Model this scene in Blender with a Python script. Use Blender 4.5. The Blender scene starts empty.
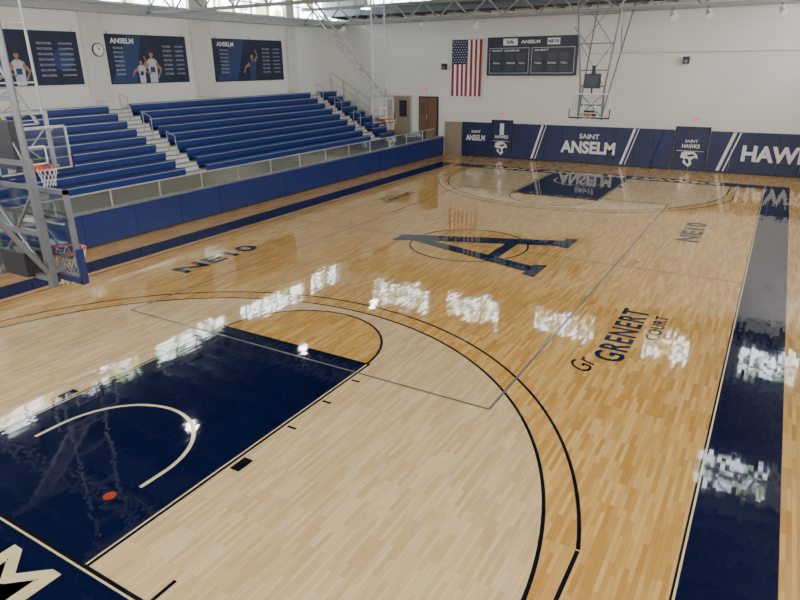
import bpy, math, random
from mathutils import Vector, Matrix
random.seed(7)
SC=bpy.context.scene.collection
# ---------------------------------------------------------------- materials
def newmat(name):
    m=bpy.data.materials.new(name);m.use_nodes=True
    return m,m.node_tree,m.node_tree.nodes["Principled BSDF"]
def pm(name,col,rough=.5,metal=0,noise=.06,scale=6,spec=None):
    m,nt,b=newmat(name)
    tc=nt.nodes.new("ShaderNodeTexCoord");n=nt.nodes.new("ShaderNodeTexNoise");n.inputs["Scale"].default_value=scale
    nt.links.new(tc.outputs["Object"],n.inputs["Vector"])
    r=nt.nodes.new("ShaderNodeValToRGB")
    r.color_ramp.elements[0].position=.3;r.color_ramp.elements[1].position=.7
    r.color_ramp.elements[0].color=[c*(1-noise) for c in col]+[1];r.color_ramp.elements[1].color=[min(1,c*(1+noise)) for c in col]+[1]
    nt.links.new(n.outputs["Fac"],r.inputs[0]);nt.links.new(r.outputs[0],b.inputs["Base Color"])
    b.inputs["Roughness"].default_value=rough;b.inputs["Metallic"].default_value=metal
    if spec is not None:b.inputs["Specular IOR Level"].default_value=spec
    return m
def em(name,col,s):
    m,nt,b=newmat(name);b.inputs["Base Color"].default_value=(.1,.1,.1,1)
    b.inputs["Emission Color"].default_value=(*col,1);b.inputs["Emission Strength"].default_value=s
    return m
def boards(nt):
    g=nt.nodes.new("ShaderNodeNewGeometry");s=nt.nodes.new("ShaderNodeSeparateXYZ");c=nt.nodes.new("ShaderNodeCombineXYZ")
    nt.links.new(g.outputs["Position"],s.inputs[0]);nt.links.new(s.outputs[1],c.inputs[0]);nt.links.new(s.outputs[0],c.inputs[1])
    br=nt.nodes.new("ShaderNodeTexBrick");nt.links.new(c.outputs[0],br.inputs["Vector"])
    br.inputs["Scale"].default_value=1;br.inputs["Brick Width"].default_value=.5;br.inputs["Row Height"].default_value=.057
    br.inputs["Mortar Size"].default_value=.0007;br.inputs["Color1"].default_value=(0,0,0,1);br.inputs["Color2"].default_value=(1,1,1,1)
    br.inputs["Mortar"].default_value=(.1,.1,.1,1);br.offset=.37;br.offset_frequency=3;br.inputs["Bias"].default_value=0
    wn=nt.nodes.new("ShaderNodeTexWhiteNoise");wn.noise_dimensions='1D';nt.links.new(br.outputs["Color"],wn.inputs["W"])
    a=nt.nodes.new("ShaderNodeVectorMath");a.operation='SUBTRACT';a.inputs[1].default_value=(.5,.5,.5);nt.links.new(wn.outputs["Color"],a.inputs[0])
    no=nt.nodes.new("ShaderNodeTexNoise");no.inputs["Scale"].default_value=2.2;nt.links.new(g.outputs["Position"],no.inputs["Vector"])
    a2=nt.nodes.new("ShaderNodeVectorMath");a2.operation='SUBTRACT';a2.inputs[1].default_value=(.5,.5,.5);nt.links.new(no.outputs["Color"],a2.inputs[0])
    s1=nt.nodes.new("ShaderNodeVectorMath");s1.operation='MULTIPLY';s1.inputs[1].default_value=(.004,.012,0);nt.links.new(a.outputs[0],s1.inputs[0])
    s2=nt.nodes.new("ShaderNodeVectorMath");s2.operation='MULTIPLY';s2.inputs[1].default_value=(.008,.024,0);nt.links.new(a2.outputs[0],s2.inputs[0])
    ad=nt.nodes.new("ShaderNodeVectorMath");ad.operation='ADD';nt.links.new(s1.outputs[0],ad.inputs[0]);nt.links.new(s2.outputs[0],ad.inputs[1])
    ad2=nt.nodes.new("ShaderNodeVectorMath");ad2.operation='ADD';ad2.inputs[1].default_value=(0,0,1);nt.links.new(ad.outputs[0],ad2.inputs[0])
    nn=nt.nodes.new("ShaderNodeVectorMath");nn.operation='NORMALIZE';nt.links.new(ad2.outputs[0],nn.inputs[0])
    return br,nn,g
def wood(name,stops):
    m,nt,b=newmat(name);br,nn,g=boards(nt)
    r=nt.nodes.new("ShaderNodeValToRGB");cr=r.color_ramp
    cr.elements[0].position=0;cr.elements[0].color=(*stops[0],1);cr.elements[1].position=1;cr.elements[1].color=(*stops[-1],1)
    for i,s in enumerate(stops[1:-1]):
        e=cr.elements.new((i+1)/(len(stops)-1));e.color=(*s,1)
    nt.links.new(br.outputs["Color"],r.inputs[0])
    mp=nt.nodes.new("ShaderNodeMapping");mp.inputs["Scale"].default_value=(60,2.5,1);nt.links.new(g.outputs["Position"],mp.inputs[0])
    n=nt.nodes.new("ShaderNodeTexNoise");n.inputs["Scale"].default_value=1;n.inputs["Detail"].default_value=4;nt.links.new(mp.outputs[0],n.inputs["Vector"])
    mr=nt.nodes.new("ShaderNodeMapRange");mr.inputs["To Min"].default_value=.88;mr.inputs["To Max"].default_value=1.1;nt.links.new(n.outputs["Fac"],mr.inputs[0])
    mx=nt.nodes.new("ShaderNodeMix");mx.data_type='RGBA';mx.blend_type='MULTIPLY';mx.inputs[0].default_value=1
    nt.links.new(r.outputs[0],mx.inputs[6]);nt.links.new(mr.outputs[0],mx.inputs[7])
    mo=nt.nodes.new("ShaderNodeMix");mo.data_type='RGBA';mo.inputs[7].default_value=(.16,.09,.04,1)
    nt.links.new(br.outputs["Fac"],mo.inputs[0]);nt.links.new(mx.outputs[2],mo.inputs[6])
    nt.links.new(mo.outputs[2],b.inputs["Base Color"]);nt.links.new(nn.outputs[0],b.inputs["Normal"])
    b.inputs["Roughness"].default_value=.045;b.inputs["IOR"].default_value=1.5
    return m
def paint(name,col,rough=.04):
    m,nt,b=newmat(name);br,nn,g=boards(nt)
    n=nt.nodes.new("ShaderNodeTexNoise");n.inputs["Scale"].default_value=3;nt.links.new(g.outputs["Position"],n.inputs["Vector"])
    mr=nt.nodes.new("ShaderNodeMapRange");mr.inputs["To Min"].default_value=.85;mr.inputs["To Max"].default_value=1.15;nt.links.new(n.outputs["Fac"],mr.inputs[0])
    mx=nt.nodes.new("ShaderNodeMix");mx.data_type='RGBA';mx.blend_type='MULTIPLY';mx.inputs[0].default_value=1;mx.inputs[6].default_value=(*col,1)
    nt.links.new(mr.outputs[0],mx.inputs[7]);nt.links.new(mx.outputs[2],b.inputs["Base Color"])
    nt.links.new(nn.outputs[0],b.inputs["Normal"]);b.inputs["Roughness"].default_value=rough;b.inputs["IOR"].default_value=1.5
    return m
def glass(name,tint,fac):
    m,nt,b=newmat(name);nt.nodes.remove(b);o=nt.nodes["Material Output"]
    t=nt.nodes.new("ShaderNodeBsdfTransparent");t.inputs[0].default_value=(*tint,1)
    g=nt.nodes.new("ShaderNodeBsdfGlossy");g.inputs["Roughness"].default_value=.05;g.inputs[0].default_value=(.9,.95,.95,1)
    lw=nt.nodes.new("ShaderNodeLayerWeight");lw.inputs[0].default_value=fac
    mx=nt.nodes.new("ShaderNodeMixShader");nt.links.new(lw.outputs["Facing"],mx.inputs[0]);nt.links.new(t.outputs[0],mx.inputs[1]);nt.links.new(g.outputs[0],mx.inputs[2]);nt.links.new(mx.outputs[0],o.inputs[0])
    return m
WOOD=wood("maple_boards",[(.49,.255,.062),(.57,.32,.09),(.64,.385,.12),(.71,.455,.165)])
WOODL=wood("maple_boards_light",[(.58,.405,.195),(.64,.46,.235),(.69,.515,.275),(.74,.57,.325)])
NAVYF=paint("court_navy_paint",(.0026,.0055,.034))
BLKF=paint("court_black_line",(.006,.007,.012));CRMF=paint("court_cream_line",(.70,.60,.34),.15)
GREYF=paint("court_grey_line",(.15,.15,.14),.15);REDF=paint("court_red_dot",(.36,.045,.02),.2)
LOGOF=paint("court_logo_blue",(.006,.019,.062))
WALL=pm("painted_block_wall",(.77,.755,.715),.75,noise=.03,scale=.6)
WALL2=pm("pilaster_paint",(.66,.65,.61),.7,noise=.03)
TAN=pm("tan_wall_paint",(.30,.24,.17),.6)
CEIL=pm("ceiling_deck",(.07,.075,.08),.8)
STEEL=pm("white_steel",(.42,.43,.44),.45,.2);GREY=pm("grey_steel",(.17,.18,.20),.4,.5);DARK=pm("dark_steel",(.03,.032,.04),.45,.3)
TRUSS=pm("truss_paint",(.30,.31,.31),.6)
SEAT=pm("bleacher_blue_plastic",(.009,.038,.225),.35);SEATD=pm("bleacher_blue_dark",(.005,.018,.10),.5)  # second blue is a darker tone for the row bodies below the seats
TRIM=pm("aluminium_trim",(.55,.56,.57),.35,.6);DECK=pm("platform_deck",(.22,.23,.23),.5);STEP=pm("aisle_step",(.66,.66,.64),.6)
PAD=pm("navy_wall_pad",(.008,.017,.082),.35,noise=.12,scale=2);PAD2=pm("navy_dark_pad",(.004,.008,.03),.35)
PANEL=pm("royal_blue_panel",(.006,.024,.155),.35,noise=.08,scale=1)
WHITE=pm("white_vinyl",(.80,.80,.80),.5);BROWN=pm("brown_door",(.17,.09,.05),.5);RED=pm("flag_red",(.33,.02,.025),.7);FBLUE=pm("flag_blue",(.01,.018,.08),.7)
ORANGE=pm("rim_orange",(.65,.07,.02),.4);NET=pm("net_cord",(.8,.8,.78),.8);SKIN=pm("printed_skin",(.35,.2,.14),.6)
BANNER=pm("banner_navy",(.009,.016,.055),.6,noise=.3,scale=1.2);BANB=pm("banner_blue",(.02,.05,.15),.6);JERS=pm("printed_jersey",(.5,.53,.6),.6)
GREEN=pm("led_panel",(.02,.03,.05),.3);SIGN=em("exit_sign_red",(1,.12,.06),1.0)
GLASS=glass("clear_glass",(.93,.96,.96),.25);RGLASS=glass("rail_glass",(.76,.83,.83),.42)
def glazing(name,s,lo=.42,hi=.50,dark=(.22,.30,.16,1),light=(.82,.92,1,1)):
    m,nt,b=newmat(name);tc=nt.nodes.new("ShaderNodeNewGeometry");n=nt.nodes.new("ShaderNodeTexNoise");n.inputs["Scale"].default_value=1.3;n.inputs["Detail"].default_value=5
    nt.links.new(tc.outputs["Position"],n.inputs["Vector"]);r=nt.nodes.new("ShaderNodeValToRGB")
    r.color_ramp.elements[0].position=lo;r.color_ramp.elements[0].color=dark;r.color_ramp.elements[1].position=hi;r.color_ramp.elements[1].color=light
    nt.links.new(n.outputs["Fac"],r.inputs[0]);nt.links.new(r.outputs[0],b.inputs["Emission Color"]);b.inputs["Emission Strength"].default_value=s;b.inputs["Base Color"].default_value=(.05,.05,.05,1)
    return m
DAY=glazing("daylight_glazing",12.0);DAYL=glazing("daylight_glazing_side",15.0)
FILL=glazing("added_fill_glow",13.5,.2,.4,(.8,.82,.78,1),(1,.98,.94,1))  # glow for the added, unseen fill strips that brighten the hall
LAMP=em("lamp_lens_lit",(1,.97,.9),80);LENS=pm("lamp_lens_off",(.7,.7,.68),.3)
# ---------------------------------------------------------------- builder
class B:
    def __init__(s,name):s.n=name;s.v=[];s.f=[];s.mi=[];s.m=[];s.sm=[]
    def _m(s,mat):
        if mat not in s.m:s.m.append(mat)
        return s.m.index(mat)
    def add(s,vs,fs,mat,smooth=False):
        o=len(s.v);s.v+=[tuple(v) for v in vs];i=s._m(mat)
        for f in fs:s.f.append([o+a for a in f]);s.mi.append(i);s.sm.append(smooth)
        return s
    def box(s,a,b,mat):
        x0,y0,z0=[min(a[i],b[i]) for i in range(3)];x1,y1,z1=[max(a[i],b[i]) for i in range(3)]
        return s.add([(x0,y0,z0),(x1,y0,z0),(x1,y1,z0),(x0,y1,z0),(x0,y0,z1),(x1,y0,z1),(x1,y1,z1),(x0,y1,z1)],
          [(0,3,2,1),(4,5,6,7),(0,1,5,4),(1,2,6,5),(2,3,7,6),(3,0,4,7)],mat)
    def tube(s,p,q,r,mat,n=10,r2=None):
        p=Vector(p);q=Vector(q);d=(q-p).normalized();a=d.orthogonal().normalized();b=d.cross(a)
        r2=r if r2 is None else r2;vs=[]
        for c,rr in((p,r),(q,r2)):
            for i in range(n):
                t=2*math.pi*i/n;vs.append(c+a*math.cos(t)*rr+b*math.sin(t)*rr)
        fs=[(i,(i+1)%n,n+(i+1)%n,n+i) for i in range(n)];
        s.add(vs,fs,mat,n>6);return s.add(vs,[tuple(range(n))[::-1],tuple(range(n,2*n))],mat)
    def path(s,pts,r,mat,n=8,closed=False):
        L=list(pts)+([pts[0]] if closed else [])
        for a,b in zip(L,L[1:]):s.tube(a,b,r,mat,n)
        return s
    def poly(s,pts,mat):return s.add(pts,[tuple(range(len(pts)))],mat)
    def strip(s,x0,y0,x1,y1,z,mat):
        x0,x1=min(x0,x1),max(x0,x1);y0,y1=min(y0,y1),max(y0,y1)
        return s.add([(x0,y0,z),(x1,y0,z),(x1,y1,z),(x0,y1,z)],[(0,1,2,3)],mat)
    def arc(s,cx,cy,r,w,a0,a1,z,mat,n=72):
        if a1<a0:a0,a1=a1,a0
        vs=[]
        for i in range(n+1):
            t=math.radians(a0+(a1-a0)*i/n)
            for rr in(r-w/2,r+w/2):vs.append((cx+rr*math.cos(t),cy+rr*math.sin(t),z))
        return s.add(vs,[(2*i,2*i+1,2*i+3,2*i+2) for i in range(n)],mat)
    def done(s,parent=None,origin=(0,0,0)):
        me=bpy.data.meshes.new(s.n);o=Vector(origin);me.from_pydata([Vector(v)-o for v in s.v],[],s.f)
        for m in s.m:me.materials.append(m)
        for p,i,k in zip(me.polygons,s.mi,s.sm):p.material_index=i;p.use_smooth=k
        me.update();ob=bpy.data.objects.new(s.n,me);ob.location=o;SC.objects.link(ob)
        if parent:ob.parent=parent;ob.matrix_parent_inverse=Matrix.Translation(parent.location).inverted()
        return ob
def text(name,body,basis,loc,W,H,mat,parent,bold=.02,shear=0,space=1):
    c=bpy.data.curves.new(name,"FONT");c.body=body;c.size=1;c.offset=bold;c.shear=shear;c.resolution_u=3;c.space_character=space;c.materials.append(mat)
    o=bpy.data.objects.new(name,c);SC.objects.link(o);bpy.context.view_layer.update()
    bb=[Vector(v) for v in o.bound_box];x0=min(v.x for v in bb);x1=max(v.x for v in bb);y0=min(v.y for v in bb);y1=max(v.y for v in bb)
    sx=W/(x1-x0);sy=H/(y1-y0);r=Vector(basis[0]);u=Vector(basis[1]);n=r.cross(u)
    M=Matrix(((r.x,u.x,n.x),(r.y,u.y,n.y),(r.z,u.z,n.z))).to_4x4()
    L=Vector(loc)-r*x0*sx-u*y0*sy
    o.matrix_world=Matrix.Translation(L)@M@Matrix.Diagonal((sx,sy,1,1))
    if parent:
        o.parent=parent;o.matrix_parent_inverse=Matrix.Translation(parent.location).inverted()
    return o
FL=((0,1,0),(-1,0,0));FLM=((0,-1,0),(1,0,0));FW=((1,0,0),(0,0,1));LW=((0,1,0),(0,0,1));FX=((1,0,0),(0,1,0))
XL=-17.8;XR=12.0;YW=32.75;YB=-7.0
# ---------------------------------------------------------------- shell
B("floor").box((XL-.2,YB,-.2),(XR+.2,YW+.2,0),WOOD).done()
B("wall_far").box((XL-.2,YW,0),(XR+.2,YW+.25,10.3),WALL).done()
w=B("wall_left");w.box((XL-.25,YB,0),(XL,YW,7.9),WALL);w.box((XL-.25,YB,9.1),(XL,YW,10.3),WALL);w.done()
for i,(a,b) in enumerate(((-6.9,-6.1),(-.6,.2),(6.7,7.5),(14.3,15.25),(20.1,21.3),(27.2,27.9))):
    B("trim_%d"%(i+1)).box((XL,a,3.9),(XL+.22,b,9.4),WALL2).done()
w=B("wall_right");w.box((XR,YB,0),(XR+.25,YW,6.6),WALL);w.box((XR,YB,9.1),(XR+.25,YW,10.3),WALL);w.done()
w=B("wall_back");w.box((XL,YB-.25,0),(XR,YB,6.4),WALL);w.box((XL,YB-.25,9.2),(XR,YB,10.3),WALL);w.done()
wn=B("window_1")
wn.box((XL-.2,YB,7.9),(XL-.15,YW,9.1),DAYL)
y=YB
while y<YW:
    wn.box((XL-.15,y-.04,7.9),(XL-.02,y+.04,9.1),STEEL);y+=1.32
wn.box((XL-.12,YB,8.48),(XL-.04,YW,8.54),STEEL);wn.box((XL-.12,YB,7.9),(XL-.02,YW,7.96),STEEL);wn.done()
wn=B("fill_strip_right");wn.box((XR+.12,YB,6.6),(XR+.16,YW,9.1),FILL)  # added glowing strip in the unseen right wall, fill light for the hall
y=YB
while y<YW:
    wn.box((XR+.02,y-.05,6.6),(XR+.12,y+.05,9.1),STEEL);y+=1.5
wn.box((XR+.02,YB,7.8),(XR+.1,YW,7.88),STEEL);wn.done()
wn=B("fill_strip_back");wn.box((XL,YB-.16,6.4),(XR,YB-.12,9.2),FILL)  # added glowing strip behind the camera, fill for far wall and near floor
x=XL
while x<XR:
    wn.box((x-.05,YB-.12,6.4),(x+.05,YB-.02,9.2),STEEL);x+=1.5
wn.done()
# sawtooth ceiling
c=B("ceiling");rows=[-2.0,9.0,20.0,31.0];zl,zh=8.55,10.05;SK=7.1
prev=YB
for r in rows:
    za=zl if prev!=YB else 9.3
    c.add([(XL,prev,za),(XR,prev,za),(XR,r,zh),(XL,r,zh)],[(0,1,2,3)],CEIL);prev=r
c.box((XL,31.1,8.12),(XR,YW,8.2),CEIL);c.box((XL,31.0,8.1),(XR,31.12,8.5),GREY)
x=XL+.6
while x<XR:
    c.box((x-.05,31.1,8.0),(x+.05,YW,8.12),GREY);x+=1.4
for r in rows[:3]:
    c.box((XL,r+.02,zl),(SK if r==20 else XR,r+.08,zh),CEIL)
y=YB+1
while y<YW:
    if all(abs(y-r)>.4 for r in rows) and y<31:
        k=[r for r in [YB]+rows if r<y][-1]
        z=zl+(zh-zl)*(y-k)/(11)-.12
        if y<-2:z=9.3
        c.box((XL,y-.05,z-.12),(XR,y+.05,z+.05),GREY)
    y+=1.5
c.done()
q=B("window_2");r=31.0
q.box((XL,r+.02,zl+.05),(XR,r+.06,zh-.08),DAY)
for a,b2 in((-17.8,-14.6),(-10.2,-8.9),(-5.3,-3.0),(.5,3.3),(5.6,8.0),(10.6,12)):q.box((a,r-.06,zl),(b2,r+.02,zh),STEEL)
x=XL
while x<XR:
    q.box((x-.035,r-.06,zl),(x+.035,r+.02,zh),STEEL);x+=1.25
q.box((XL,r-.05,zl+.7),(XR,r+.02,zl+.76),STEEL);q.box((XL,r-.12,zl-.05),(XR,r+.1,zl+.05),STEEL);q.box((XL,r-.1,zh-.08),(XR,r+.08,zh+.03),STEEL);q.done()
q=B("window_3");r=20.0;q.box((SK,r+.02,zl+.05),(XR,r+.06,zh-.08),DAY)
for x in(SK,7.9,9.15,10.4,11.65):q.box((x-.035,r-.06,zl),(x+.035,r+.02,zh),STEEL)
q.box((9.6,r-.06,zl),(XR,r+.02,zh),STEEL)
q.box((SK,r-.05,zl+.7),(XR,r+.02,zl+.76),STEEL);q.done()
for gy in(28.6,17.6,6.6):
    t=B("roof_truss");zb,zt=7.55,8.35
    t.box((XL+.25,gy-.1,zt-.08),(XR,gy+.1,zt+.06),TRUSS);t.box((XL+.25,gy-.1,zb-.06),(XR,gy+.1,zb+.06),TRUSS)
    x=XL+.25;up=True
    while x<XR-.9:
        a=(x,gy,zb if up else zt);b=(x+.9,gy,zt if up else zb);t.tube(a,b,.04,TRUSS,6);x+=.9;up=not up
    t.done(origin=(0,gy,8))
t=B("crane_rail_beam");t.box((XL+.23,YB,7.45),(XL+.5,YW-.02,7.52),STEEL);t.box((XL+.34,YB,7.5),(XL+.4,YW-.02,7.78),STEEL);t.box((XL+.23,YB,7.76),(XL+.5,YW-.02,7.84),STEEL);t.done()
B("conduit_pipe").tube((XL+.6,32.6,7.75),(XR,32.6,7.75),.06,STEEL).done()
B("conduit_pipe").tube((-2,32.70,5.75),(XR,32.70,5.75),.025,WALL2).done()
lamps=[(-10.9,3.0,1),(-10.1,10.9,1),(-10.7,18.5,1),(-11.2,25.8,1),(-4.5,24,0),(3,24,0)]
for x,yy,on in lamps:
    l=B("high_bay_lamp");z=7.95
    l.tube((x,yy,z+.5),(x,yy,z+.9),.012,DARK,6);l.tube((x,yy,z+.25),(x,yy,z+.5),.1,WHITE,14);l.tube((x,yy,z),(x,yy,z+.25),.26,WHITE,20,.11);l.tube((x,yy,z-.01),(x,yy,z+.01),.24,LAMP if on else LENS,20);l.done(origin=(x,yy,z))
for x in(-14.6,-13.2,-9.6,-6.4,2.9,4.3,7.0):
    l=B("flood_lamp");z=7.2;l.tube((x,28.6,z+.12),(x,28.6,7.5),.02,DARK,6);l.tube((x,28.6,z+.12),(x+.12,28.35,z-.12),.09,WHITE,14,.16);l.tube((x+.12,28.35,z-.12),(x+.125,28.34,z-.13),.14,LENS,14);l.done(origin=(x,28.6,z))
# ---------------------------------------------------------------- court markings
m=B("court_markings");z1,z2,z3,z4,z5=.002,.004,.006,.008,.010
def end(fy):
    s=1 if fy(1)>fy(0) else -1
    def A(cy,r,w,a0,a1,z,mat,n=72):m.arc(0,fy(cy),r,w,a0*s,a1*s,z,mat,n)
    R=6.32
    pts=[(R,fy(0),z1),(R,fy(1.6),z1)]+[(R*math.cos(math.radians(a)),fy(1.6+R*math.sin(math.radians(a))),z1) for a in range(2,179,2)]+[(-R,fy(1.6),z1),(-R,fy(0),z1)]
    if s<0:pts=pts[::-1]
    m.poly(pts,WOODL)
    A(1.6,R,.05,0,180,z2,BLKF,96)
    for sx in(-1,1):
        m.strip(sx*R-.025,fy(0),sx*R+.025,fy(1.6),z2,BLKF)
        m.strip(sx*6.6-.025,fy(0),sx*6.6+.025,fy(2.99),z2,BLKF)
    a=math.degrees(math.acos(6.6/6.75));A(1.6,6.75,.05,a,180-a,z2,BLKF,96)
    p=[(1.83*math.cos(math.radians(t)),fy(5.79+1.83*math.sin(math.radians(t))),z2) for t in range(0,181,4)]
    m.poly(p if s>0 else p[::-1],WOOD);A(5.79,1.83,.05,0,180,z3,BLKF)
    m.strip(-1.83,fy(0),1.83,fy(5.79),z3,NAVYF)
    for sx in(-1,1):
        m.strip(sx*1.855-.01,fy(0),sx*1.855+.01,fy(5.82),z3,CRMF);m.strip(sx*1.885-.022,fy(0),sx*1.885+.022,fy(5.82),z4,BLKF)
        for d,wd in((2.13,.3),(3.35,.05),(4.25,.05),(5.1,.05)):
            m.strip(sx*1.95,fy(d),sx*2.12,fy(d+wd),z3,BLKF)
        m.strip(sx*2.9,fy(0),sx*2.95,fy(.35),z3,BLKF)
    m.strip(-1.9,fy(5.76),1.9,fy(5.81),z4,BLKF)
    A(1.6,1.22,.06,0,180,z4,CRMF,48)
    for sx in(-1,1):m.strip(sx*1.22-.03,fy(1.22),sx*1.22+.03,fy(1.6),z4,CRMF)
    m.strip(-7.62,fy(-.05),7.62,fy(0),z4,BLKF);m.strip(-7.62,fy(-.075),7.62,fy(-.05),z4,CRMF)
    m.strip(-7.62,fy(-1.0),7.62,fy(-.075),z1,NAVYF)
end(lambda v:v);end(lambda v:28.65-v)
m.strip(7.67,-1,8.6,29.65,z1,NAVYF);m.strip(-8.85,-1,-7.9,29.65,z1,NAVYF)
m.strip(7.62,-1,7.645,29.6,z3,BLKF);m.strip(7.645,-1,7.67,29.6,z3,CRMF)
m.strip(-7.66,-1,-7.62,29.6,z3,BLKF)
m.strip(-7.62,14.30,7.62,14.34,z3,GREYF)
m.arc(0,14.325,1.83,.05,0,360,z3,BLKF,80)
for sx in(-1,1):m.strip(sx*4.48-.022,5.4,sx*4.48+.022,23.3,z3,GREYF)
for yy in(5.4,23.3):m.strip(-4.48,yy-.022,4.48,yy+.022,z5,GREYF)
for cx,cy,r in((1.02,.9,.085),(4.95,14.9,.07),(-4.9,14.9,.07)):
    m.poly([(cx+r*math.cos(t*math.pi/12),cy+r*math.sin(t*math.pi/12),z5) for t in range(24)],REDF)
def P(u,v):return(2.8-v,14.3+u,z4)
def pz(pts,mat,dz=0):m.poly([(x,y,z+dz) for x,y,z in [P(*p) for p in pts]],mat)
def logo(mat,dz,g):
    pz([(-2.05-g,-g),(-1.0+g,-g),(-1.1+g,.26+g),(-1.95-g,.26+g)],mat,dz)
    pz([(1.05-g,-g),(2.15+g,-g),(2.05+g,.26+g),(1.15-g,.26+g)],mat,dz)
    pz([(-1.75-g,.1),(-1.30+g,.1),(-.05+g,4.55),(-.36-g,4.55)],mat,dz+.0003)
    pz([(1.28-g,.1),(1.86+g,.1),(.02+g,5.15+g),(-.62-g,5.15+g),(-.56-g,4.92),(-.34-g,4.6)],mat,dz+.0006)
    pz([(-1.35,1.5-g),(1.2,1.5-g),(1.2,1.76+g),(-1.25,1.76+g)],mat,dz+.0009)
logo(BLKF,0,.05);logo(LOGOF,.0015,0)
mk=m.done()
text("ne10_lettering","NE10",FL,(-5.5,7.95,z4),2.95,.66,LOGOF,mk,.03,space=1.05)
text("ne10_lettering","NE10",FL,(6.2,17.9,z4),2.75,.66,LOGOF,mk,.03,space=1.05)
text("court_name","GRENERT",FL,(5.98,8.15,z4),2.95,.56,LOGOF,mk,.018,space=1.15)
text("court_name_2","COURT",FL,(6.40,9.55,z4),1.4,.27,LOGOF,mk,.012,space=1.1)
text("court_script","Gr",FL,(5.55,7.5,z4),.6,.42,BLKF,mk,.0,.5)
text("court_name_far","GRENERT",FLM,(-5.95,20.9,z4),2.4,.4,LOGOF,mk,-.0)
text("court_name_far_2","COURT",FLM,(-6.3,20.0,z4),1.2,.25,LOGOF,mk,.0)
text("baseline_name_near","SAINT ANSELM",FX,(-7.45,-.90,z3),9.2,.68,CRMF,mk,.015)
text("baseline_name_far","SAINT ANSELM HAWKS",FX,(-5.9,28.86,z3),11.8,.62,CRMF,mk,.05)
# ---------------------------------------------------------------- raised platform
DX=-10.2;DZ=1.12
p=B("bleacher_platform");p.box((XL+.01,YB+.01,0),(DX,YW-.16,DZ-.06),PANEL);p.box((XL+.01,YB+.01,DZ-.06),(DX+.04,YW-.16,DZ),DECK)
y=YB+.1
while y<YW-.3:
    p.box((DX,y+.006,.06),(DX+.05,min(y+1.872,YW-.16),DZ-.08),PANEL);y+=1.88
p.box((DX,YB+.01,0),(DX+.02,YW-.16,.06),DARK)
p.done()
g=B("glass_railing");g.box((DX-.02,-2,DZ+.03),(DX+.0,31.4,DZ+.52),RGLASS);g.box((DX-.04,-2,DZ+.52),(DX+.02,31.4,DZ+.56),TRIM)
y=-2
while y<31.5:
    g.box((DX-.035,y-.02,DZ+.002),(DX+.015,y+.02,DZ+.54),TRIM);y+=1.88
g.done()
# ---------------------------------------------------------------- bleachers
NR=9;X0=-12.9;run=.54;rise=.295;YA,YE=-6.5,31.3
b=B("bleachers");ais=[(4.6,5.7),(14.7,15.8),(28.6,29.6)]
seg=[];a=YA
for s,e in ais:seg.append((a,s));a=e
seg.append((a,YE));XM=XL+.02
for i in range(NR):
    x=X0-run*i;z=DZ+rise*(i+1);zb=DZ+.002
    xe=XM if i==NR-1 else x-run
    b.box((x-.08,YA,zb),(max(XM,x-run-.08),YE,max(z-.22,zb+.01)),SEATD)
    for s,e in seg:
        b.box((x-.05,s,z-.24),(x-.07,e,z-.05),SEAT)
        b.box((x,s+.02,z-.05),(x-.30,e-.02,z),SEAT)
        b.box((x+.004,s+.02,z-.045),(x,e-.02,z-.015),TRIM)
        b.box((x-.30,s,z-.23),(max(XM,xe-.08),e,z-.21),DECK)
    for s,e in ais:
        b.box((x-.05,s,zb),(max(XM,xe-.05),e,z-.2),STEP)
        b.box((x+.01,s,z-.205),(x-.07,e,z-.18),DECK)
        if i:
            b.box((x+.20,s+.15,zb),(x-.05,e-.15,z-.34),STEP);b.box((x+.215,s+.15,z-.35),(x+.15,e-.15,z-.325),DECK)
for k in(1,3.2,5.2,6.9):
    x=X0-run*k;z=DZ+rise*(k+.6)
    for dx in(0,-1.0):b.tube((x+dx,YE-.05,z-.2+(-dx)*.3),(x+dx,YE-.05,z+1.0+(-dx)*.55),.025,STEEL)
    b.tube((x,YE-.05,z+1.0),(x-1,YE-.05,z+1.55),.025,STEEL);b.tube((x,YE-.05,z+.5),(x-1,YE-.05,z+1.05),.02,STEEL)
for s,e in ais:
    for k in(2,4.5,7):
        x=X0-run*k;z=DZ+rise*(k+.4);b.path([(x,(s+e)/2,z-.2),(x,(s+e)/2,z+.75),(x-.5,(s+e)/2,z+.95),(x-.5,(s+e)/2,z)],.018,STEEL)
b.done()
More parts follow.
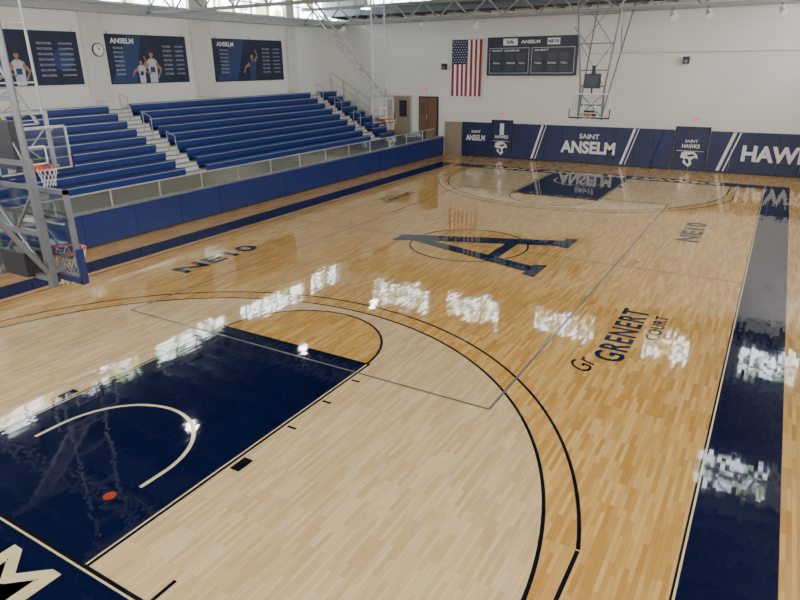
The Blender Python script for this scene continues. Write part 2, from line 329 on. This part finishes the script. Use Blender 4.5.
# ---------------------------------------------------------------- banners on left wall
def person(bb,x,cy,cz,h,mj,ms,pose=0):
    def q(pts,mat,d=0):bb.add([(x+d,cy+a*h,cz+c*h) for a,c in pts],[tuple(range(len(pts)))],mat)
    q([(-.13,0),(.15,0),(.17,.35),(.20,.62),(.08,.70),(-.08,.70),(-.20,.60),(-.14,.35)],mj)
    q([(-.08,.30),(.09,.30),(.09,.46),(-.08,.46)],BANB,.0008)
    q([(-.04,.68),(.04,.68),(.04,.76),(-.04,.76)],ms,.001)
    q([(.075*math.cos(t*math.pi/8),.83+.1*math.sin(t*math.pi/8)) for t in range(16)],ms,.002)
    q([(-.08,.86),(.08,.86),(.06,.94),(0,.96),(-.06,.94)],DARK,.003)
    if pose==0:
        q([(.17,.62),(.36,.40),(.30,.34),(.12,.5)],ms,.001);q([(.30,.40),(.36,.40),(.20,.12),(.15,.16)],ms,.002)
        q([(-.18,.62),(-.34,.36),(-.28,.32),(-.12,.5)],ms,.001);q([(-.34,.38),(-.28,.33),(-.08,.22),(-.08,.30)],ms,.003)
    else:
        q([(.17,.62),(.30,.80),(.25,.86),(.08,.68)],ms,.001);q([(.25,.84),(.31,.82),(.22,1.05),(.17,1.04)],ms,.002)
        q([(-.18,.62),(-.38,.48),(-.35,.42),(-.12,.5)],ms,.001);q([(-.38,.48),(-.33,.44),(-.42,.24),(-.46,.27)],ms,.002)
bx=XL+.06
for i,(a,c2,zb,zt) in enumerate([(8.6,14.1,4.65,6.68),(15.35,19.75,4.60,6.66),(21.5,26.8,4.55,6.65)]):
    w=c2-a;bb=B("wall_banner");bb.box((XL+.01,a,zb),(bx,c2,zt),BANNER)
    bb.add([(bx+.002,a+.1,zb+.05),(bx+.002,a+w*.3,zb+.05),(bx+.002,a+w*.42,zt-.05),(bx+.002,a+w*.25,zt-.05)],[(0,1,2,3)],BANB)
    for yy in(a+.2,c2-.2,a+w/2):bb.tube((bx-.02,yy,zt),(bx-.02,yy,zt+.12),.02,STEEL,6)
    person(bb,bx+.006,a+w*.52,zb+.02,1.5 if i else 1.35,JERS if i!=2 else BANB,SKIN,0 if i!=2 else 1)
    if i==0:
        bb.tube((bx+.004,a+w*.86,zb+.95),(bx+.006,a+w*.86,zb+.95),.42,BANB,24)
    if i==1:person(bb,bx+.012,a+w*.38,zb+.02,1.1,JERS,SKIN,1)
    o=bb.done(origin=(bx,a+w/2,zb))
    text("banner_title","ANSELM",LW,(bx+.01,a+.25,zt-.38),1.2,.22,WHITE,o,.03)
    for k in range(7):
        text("banner_list","RECORDS "[:5+k%3]+"%02d"%(80+k),LW,(bx+.01,a+w*.68,zt-.5-.2*k),w*.11,.08,JERS,o,.0)
        text("banner_list","CHAMPS "[:4+k%3]+"%02d"%(90+k),LW,(bx+.01,a+w*.84,zt-.5-.2*k),w*.11,.08,JERS,o,.0)
        if i:text("banner_list","SEASON"[:4+k%3]+"%02d"%(60+k),LW,(bx+.01,a+w*.08,zt-.6-.18*k),w*.11,.075,JERS,o,.0)
k=B("wall_clock");cx,cy,cz=XL+.225,14.85,6.0
k.tube((cx,cy,cz),(cx+.06,cy,cz),.27,DARK,28);k.tube((cx+.05,cy,cz),(cx+.066,cy,cz),.235,WHITE,28)
k.tube((cx+.075,cy,cz),(cx+.075,cy+.12,cz+.1),.012,DARK,6);k.tube((cx+.075,cy,cz),(cx+.075,cy-.05,cz+.18),.01,DARK,6);k.done(origin=(cx,cy,cz))
# ---------------------------------------------------------------- far wall
y0=YW-.003
yf=y0-.093
def padrun(a,b2,n,slashes=(),mesh=()):
    pd=B("wall_padding")
    for i in range(n):
        s=a+(b2-a)*i/n;e=a+(b2-a)*(i+1)/n
        pd.box((s+.008,y0-.09,.06),(e-.008,y0-.005,2.02),PAD)
    pd.box((a,y0-.04,0),(b2,y0,.08),DARK)
    for x,ws in slashes:
        for d,w2 in ws:pd.add([(x+d,yf,.1),(x+d+w2,yf,.1),(x+d+w2+.55,yf,2.0),(x+d+.55,yf,2.0)],[(0,1,2,3)],WHITE)
    for x in mesh:
        for i in range(7):pd.add([(x+i*.1,yf+.001,.1),(x+i*.1+.03,yf+.001,.1),(x+i*.1+.58,yf+.001,2.0),(x+i*.1+.55,yf+.001,2.0)],[(0,1,2,3)],PANEL)
    return pd.done(origin=((a+b2)/2,y0,1))
A2=((0,.13),(.25,.05))
p1=padrun(-8.93,-7.04,2);p2=padrun(-5.66,3.16,9,((-4.5,A2),(.55,A2)),(-5.5,-3.7,1.5,2.1));p3=padrun(4.84,XR-.01,7,((5.3,((0,.16),(.3,.07))),),(9.9,))
yt=yf-.004
text("pad_saint","SAINT",FW,(-1.75,yt,1.36),1.1,.26,WHITE,p2,.02)
text("pad_anselm","ANSELM",FW,(-2.75,yt,.55),3.0,.68,WHITE,p2,.04)
text("pad_hawks","HAWKS",FW,(6.35,yt,.62),3.5,.8,WHITE,p3,.04)
text("pad_small","SAINT",FW,(-8.3,yt,1.4),.6,.16,WHITE,p1,.02);text("pad_small_2","ANSELM",FW,(-8.65,yt,.95),1.25,.34,WHITE,p1,.03)
def hawk(bb,cx,cz,s,yv):
    bb.add([(cx+a*s,yv,cz+c*s) for a,c in[(-.5,.35),(-.2,.5),(.15,.5),(.45,.25),(.5,0),(.3,.05),(.12,-.1),(.2,-.35),(0,-.55),(-.2,-.4),(-.38,-.25),(-.3,-.05),(-.55,.05)]],[tuple(range(13))],WHITE)
    bb.add([(cx+a*s,yv-.003,cz+c*s) for a,c in[(-.2,.2),(.2,.3),(.3,.2),(0,.1)]],[(0,1,2,3)],PAD2)
    bb.add([(cx+a*s,yv-.003,cz+c*s) for a,c in[(-.3,.0),(-.05,-.05),(.02,-.3),(-.1,-.35)]],[(0,1,2,3)],PAD2)
for n,(a,c2) in enumerate([(-6.95,-5.75),(3.25,4.75)]):
    d=B("door_%d"%(n+1));d.box((a-.06,y0-.1,0),(a,y0,2.2),DARK);d.box((c2,y0-.1,0),(c2+.06,y0,2.2),DARK);d.box((a-.06,y0-.1,2.12),(c2+.06,y0,2.2),DARK)
    mid=(a+c2)/2;d.box((a,y0-.07,0),(mid-.01,y0,2.12),PAD);d.box((mid+.01,y0-.07,0),(c2,y0,2.12),PAD)
    d.tube((a+.1,y0-.12,1.0),(c2-.1,y0-.12,1.0),.025,TRIM,8)
    if n==0:
        d.box((mid-.13,y0-.078,1.35),(mid+.13,y0-.074,2.0),WHITE);hawk(d,mid,.6,.75,y0-.078)
    else:hawk(d,mid,.62,.8,y0-.078)
    o=d.done(origin=(mid,y0,0))
    if n:text("door_lettering","SAINT",FW,(mid-.3,y0-.08,1.42),.6,.14,WHITE,o,.02)
    text("door_lettering","HAWKS",FW,(mid-.42,y0-.08,1.14),.84,.2,WHITE,o,.03)
for sx in(-6.35,4.1,-.35,-11.6):
    e=B("exit_sign");zz=2.45 if sx>-10 else 3.75;e.box((sx-.18,y0-.08,zz),(sx+.18,y0,zz+.22),WHITE);eo=e.done(origin=(sx,y0,zz))
    text("letters","EXIT",FW,(sx-.15,y0-.085,zz+.03),.30,.16,SIGN,eo,.06)
B("wall_wainscot").box((DX+.06,y0-.05,0),(-8.95,y0,2.0),TAN).done()
d=B("door_3");d.box((-11.95,y0-.1,DZ),(-10.6,y0,3.45),DARK);d.box((-11.88,y0-.14,DZ),(-11.3,y0-.05,3.38),BROWN);d.box((-11.26,y0-.14,DZ),(-10.68,y0-.05,3.38),BROWN)
d.tube((-11.36,y0-.15,2.1),(-11.36,y0-.15,2.35),.02,TRIM);d.box((-11.75,y0-.15,2.4),(-11.5,y0-.14,3.1),GLASS);d.done(origin=(-11.3,y0,DZ))
d=B("door_4");d.box((-14.6,y0-.1,DZ),(-12.5,y0,3.5),TRIM);d.box((-14.5,y0-.13,DZ),(-13.57,y0-.05,3.42),TAN);d.box((-13.53,y0-.13,DZ),(-12.6,y0-.05,3.42),TAN)
for a in(-14.3,-13.35):d.box((a,y0-.14,2.2),(a+.55,y0-.13,3.2),DARK)
d.done(origin=(-13.5,y0,DZ))
f=B("american_flag");fx0,fx1,fz0,fz1=-9.7,-7.8,3.5,6.62;sw=(fx1-fx0)/13;NZ=14
def fy_(x,z):return y0-.08-.035*math.sin(x*7)*(1.1-(z-fz0)/(fz1-fz0))
for i in range(13):
    for j in range(NZ):
        za=fz0+(fz1-fz0)*j/NZ;zb=fz0+(fz1-fz0)*(j+1)/NZ;xa=fx0+i*sw;xb=xa+sw
        mt=RED if i%2==0 else WHITE
        if i<7 and j>=8:mt=FBLUE
        f.add([(xa,fy_(xa,za),za),(xb,fy_(xb,za),za),(xb,fy_(xb,zb),zb),(xa,fy_(xa,zb),zb)],[(0,1,2,3)],mt,True)
for r in range(9):
    for q in range(6 if r%2==0 else 5):
        zc=fz1-.12-r*(1.1/8);xc=fx0+.1+(q+(0 if r%2==0 else .5))*.165;R=.045
        f.add([(xc+(R if t%2==0 else R*.42)*math.sin(t*math.pi/5),fy_(xc,zc)-.015,zc+(R if t%2==0 else R*.42)*math.cos(t*math.pi/5)) for t in range(10)],[tuple(range(10))],WHITE)
f.tube((fx0-.05,y0-.08,fz1+.02),(fx1+.05,y0-.08,fz1+.02),.025,TRIM);f.done(origin=(-8.75,y0,fz0))
# scoreboard
s=B("scoreboard");s.box((-7.35,y0-.2,4.70),(-2.25,y0,6.65),DARK);s.box((-7.4,y0-.215,4.66),(-2.2,y0-.19,6.69),PAD2)
ys=y0-.22
def fr(x0,x1,za,zb,mt=TRIM,t=.022):
    s.box((x0,ys-.005,za),(x1,ys,za+t),mt);s.box((x0,ys-.005,zb-t),(x1,ys,zb),mt);s.box((x0,ys-.005,za),(x0+t,ys,zb),mt);s.box((x1-t,ys-.005,za),(x1,ys,zb),mt)
s.box((-6.45,ys-.004,6.25),(-5.6,ys,6.6),WHITE);s.box((-3.9,ys-.004,6.25),(-3.2,ys,6.58),WHITE)
for a,c2 in((-7.25,-4.9),(-4.75,-2.35)):fr(a,c2,4.78,6.12)
for a in(-7.1,-6.3,-5.6):
    for h0,h1 in((5.45,5.85),(4.9,5.2)):
        s.box((a,ys-.004,h0),(a+.5,ys,h1),GREEN);s.box((a+2.45,ys-.004,h0),(a+2.95,ys,h1),GREEN)
so=s.done(origin=(-4.8,y0,4.7))
for x,zq,t,w2 in((-7.1,5.93,"SAINT ANSELM",1.6),(-4.6,5.93,"GUEST",.8),(-7.0,5.27,"FOUL",.4),(-6.2,5.27,"PERIOD",.5),(-5.5,5.27,"T.O.L.",.4),(-4.55,5.27,"FOUL",.4),(-3.8,5.27,"BONUS",.45),(-3.1,5.27,"T.O.L.",.4)):
    text("score_label",t,FW,(x,ys-.01,zq),w2,.1,WHITE,so,.01)
text("score_header","ANSELM",FW,(-5.4,ys-.01,6.33),1.1,.18,WHITE,so,.03);text("score_header","NE10",FW,(-3.85,ys-.012,6.33),.6,.18,PAD,so,.04);text("score_header","SA",FW,(-6.25,ys-.012,6.33),.45,.18,PAD,so,.04)
for x,zz in((3.2,5.2),(-10.2,5.0)):
    e=B("wall_speaker");e.box((x-.14,y0-.22,zz),(x+.14,y0,zz+.34),DARK);e.tube((x,y0-.225,zz+.12),(x,y0-.22,zz+.12),.09,GREY,16);e.done(origin=(x,y0,zz))
# ---------------------------------------------------------------- basketball hoops
def hoop(cx,cy,dx,dy,style,z0=2.9):
    n=Vector((dx,dy,0));t=Vector((-dy,dx,0));O=Vector((cx,cy,0))
    def W(a,b2,z):return O+t*a+n*b2+Vector((0,0,z))
    def obox(h,a0,a1,b0,b1,za,zb,mat):
        vs=[W(a0,b0,za),W(a1,b0,za),W(a1,b1,za),W(a0,b1,za),W(a0,b0,zb),W(a1,b0,zb),W(a1,b1,zb),W(a0,b1,zb)]
        h.add(vs,[(0,3,2,1),(4,5,6,7),(0,1,5,4),(1,2,6,5),(2,3,7,6),(3,0,4,7)],mat)
    h=B("basketball_hoop");T=z0+1.07
    obox(h,-.89,.89,-.015,0,z0+.02,T-.02,GLASS)
    F=WHITE if style=="far" else (TRIM if style=="side" else GREY)
    for a in(-.915,.865):obox(h,a,a+.05,-.04,.01,z0,T,F)
    obox(h,-.915,.915,-.04,.01,T-.05,T,F);obox(h,-.915,.915,-.04,.01,z0,z0+.05,F)
    for a in(-.30,.26):obox(h,a,a+.04,.001,.004,z0+.18,z0+.63,WHITE)
    obox(h,-.3,.3,.001,.004,z0+.59,z0+.63,WHITE);obox(h,-.3,.3,.001,.004,z0+.18,z0+.22,WHITE)
    obox(h,-.94,.94,-.05,.03,z0-.05,z0+.02,PAD)
    for a in(-.945,.905):obox(h,a,a+.04,-.05,.03,z0-.05,z0+.38,PAD)
    rc=W(0,.38,z0+.15);R=.228
    ring=[rc+t*R*math.cos(i*math.pi/14)+n*R*math.sin(i*math.pi/14) for i in range(28)]
    h.path(ring,.012,ORANGE,8,True);obox(h,-.1,.1,0,.16,z0+.12,z0+.165,ORANGE);obox(h,-.12,.12,.002,.02,z0+.02,z0+.17,ORANGE)
    h.tube(W(-.08,.02,z0+.04),W(-.08,.2,z0+.14),.01,ORANGE,6);h.tube(W(.08,.02,z0+.04),W(.08,.2,z0+.14),.01,ORANGE,6)
    K=12;lv=[(R,0),(R*.86,.12),(R*.72,.24),(R*.62,.35),(R*.6,.44)]
    for l in range(4):
        for i in range(K):
            for sg in(.5,-.5):
                a=2*math.pi*(i+(l%2)*.5)/K;b3=a+2*math.pi*sg/K;r0,d0=lv[l];r1,d1=lv[l+1]
                h.tube(rc+t*r0*math.cos(a)+n*r0*math.sin(a)-Vector((0,0,d0)),rc+t*r1*math.cos(b3)+n*r1*math.sin(b3)-Vector((0,0,d1)),.004,NET,4)
    S=STEEL if style=="side" else GREY
    for a in(-.55,.55):
        obox(h,a-.04,a+.04,-.22,-.14,z0-.1,T+.35,S);
        for zz in(z0+.1,T-.1):obox(h,a-.03,a+.03,-.16,-.03,zz-.03,zz+.03,S)
    for zz in(z0+.0,z0+.55,T+.3):obox(h,-.6,.6,-.21,-.15,zz-.03,zz+.03,S)
    h.tube(W(-.55,-.18,z0),W(.55,-.18,T),.02,S);h.tube(W(.55,-.18,z0),W(-.55,-.18,T),.02,S)
    obox(h,-.25,.25,-.3,-.06,z0+.0,z0+.3,DARK)
    top=8.4
    if style in("near","far"):
        for a in(-.55,.55):
            h.tube(W(a,-.18,T+.2),W(a*(1.0 if style=="near" else 1.9),-.18,top),.04,S)
            h.tube(W(a,-.22,z0+.1),W(a*1.6,-3.4,top-.2),.03,S)
            h.tube(W(a*1.9 if style=="far" else a,-.18,top-1.6),W(a*1.3,-1.9,5.9),.02,S)
            h.tube(W(a*.9,-.18,T+.3),W(-a*1.3,-.18,6.1),.015,S);h.tube(W(a*1.35,-.18,6.0),W(-a*1.8,-.18,8.2),.015,S)
        for zz in(T+1.0,6.1,7.3):
            e=.55*(1+(.9*(zz-T)/(top-T) if style=="far" else 0));obox(h,-e,e,-.21,-.15,zz-.025,zz+.025,S)
        obox(h,-1.6,1.6,-.25,-.1,top-.05,top+.06,S);obox(h,-1.6,1.6,-3.5,-3.35,top-.25,top-.1,S)
    if style=="far":
        obox(h,-.36,.36,-.15,.0,T+.22,T+.85,DARK);obox(h,-.3,.3,.0,.01,T+.28,T+.78,GREEN);obox(h,-.03,.03,-.12,-.06,T,T+.3,DARK)
        obox(h,-.06,.06,-.2,-.05,T+.85,T+1.2,DARK)
    if style=="near":
        obox(h,-.36,.36,-.2,-.05,T+.22,T+.75,DARK)
        for zz in(z0+.3,z0+.75):h.tube(W(-.9,-.1,zz),W(.9,-.1,zz),.02,DARK)
    if style=="side":
        A0=[W(a,-.2,T+.05) for a in(-.35,.35)];A1=[W(a,-4.1,top) for a in(-.35,.35)]
        for p0,p1 in zip(A0,A1):h.tube(p0,p1,.045,S)
        N=16
        for i in range(N+1):
            u=i/N;pa=A0[0].lerp(A1[0],u);pb=A0[1].lerp(A1[1],u);h.tube(pa,pb,.022,S,6)
            if i<N:h.tube(pa,A0[1].lerp(A1[1],(i+1)/N),.016,S,6)
        for a in(-.5,.5):h.tube(W(a,-.18,T+.3),W(a,-.18,top),.035,S)
        for zz in(T+1,T+2.3,T+3.6):obox(h,-.5,.5,-.2,-.16,zz-.02,zz+.02,S)
        obox(h,-1.0,1.0,-4.2,-4.05,top-.05,top+.08,S);obox(h,-1.0,1.0,-.28,-.1,top-.05,top+.08,S)
    h.done(origin=(cx,cy,z0))
hoop(0,1.22,0,1,"near");hoop(0,27.43,0,-1,"far");hoop(-7.6,5.7,1,0,"side");hoop(-7.4,21.2,1,0,"side")
w=bpy.data.worlds.new("w");bpy.context.scene.world=w;w.use_nodes=True
w.node_tree.nodes["Background"].inputs[0].default_value=(.6,.75,1,1);w.node_tree.nodes["Background"].inputs[1].default_value=.8
# ---------------------------------------------------------------- camera
C=Vector((7.7659,-2.8938,5.2629));yaw,pitch,roll,f=.5386,.3621,-.0104,619.33
fw=Vector((-math.sin(yaw)*math.cos(pitch),math.cos(yaw)*math.cos(pitch),-math.sin(pitch)));rt=Vector((math.cos(yaw),math.sin(yaw),0));up=rt.cross(fw)
r2=rt*math.cos(roll)+up*math.sin(roll);u2=-rt*math.sin(roll)+up*math.cos(roll)
cd=bpy.data.cameras.new("camera");cd.sensor_fit='HORIZONTAL';cd.sensor_width=36;cd.lens=f*36/800;cd.clip_end=200
co=bpy.data.objects.new("camera",cd);SC.objects.link(co);co.matrix_world=Matrix(((r2.x,u2.x,-fw.x,C.x),(r2.y,u2.y,-fw.y,C.y),(r2.z,u2.z,-fw.z,C.z),(0,0,0,1)))
bpy.context.scene.camera=co
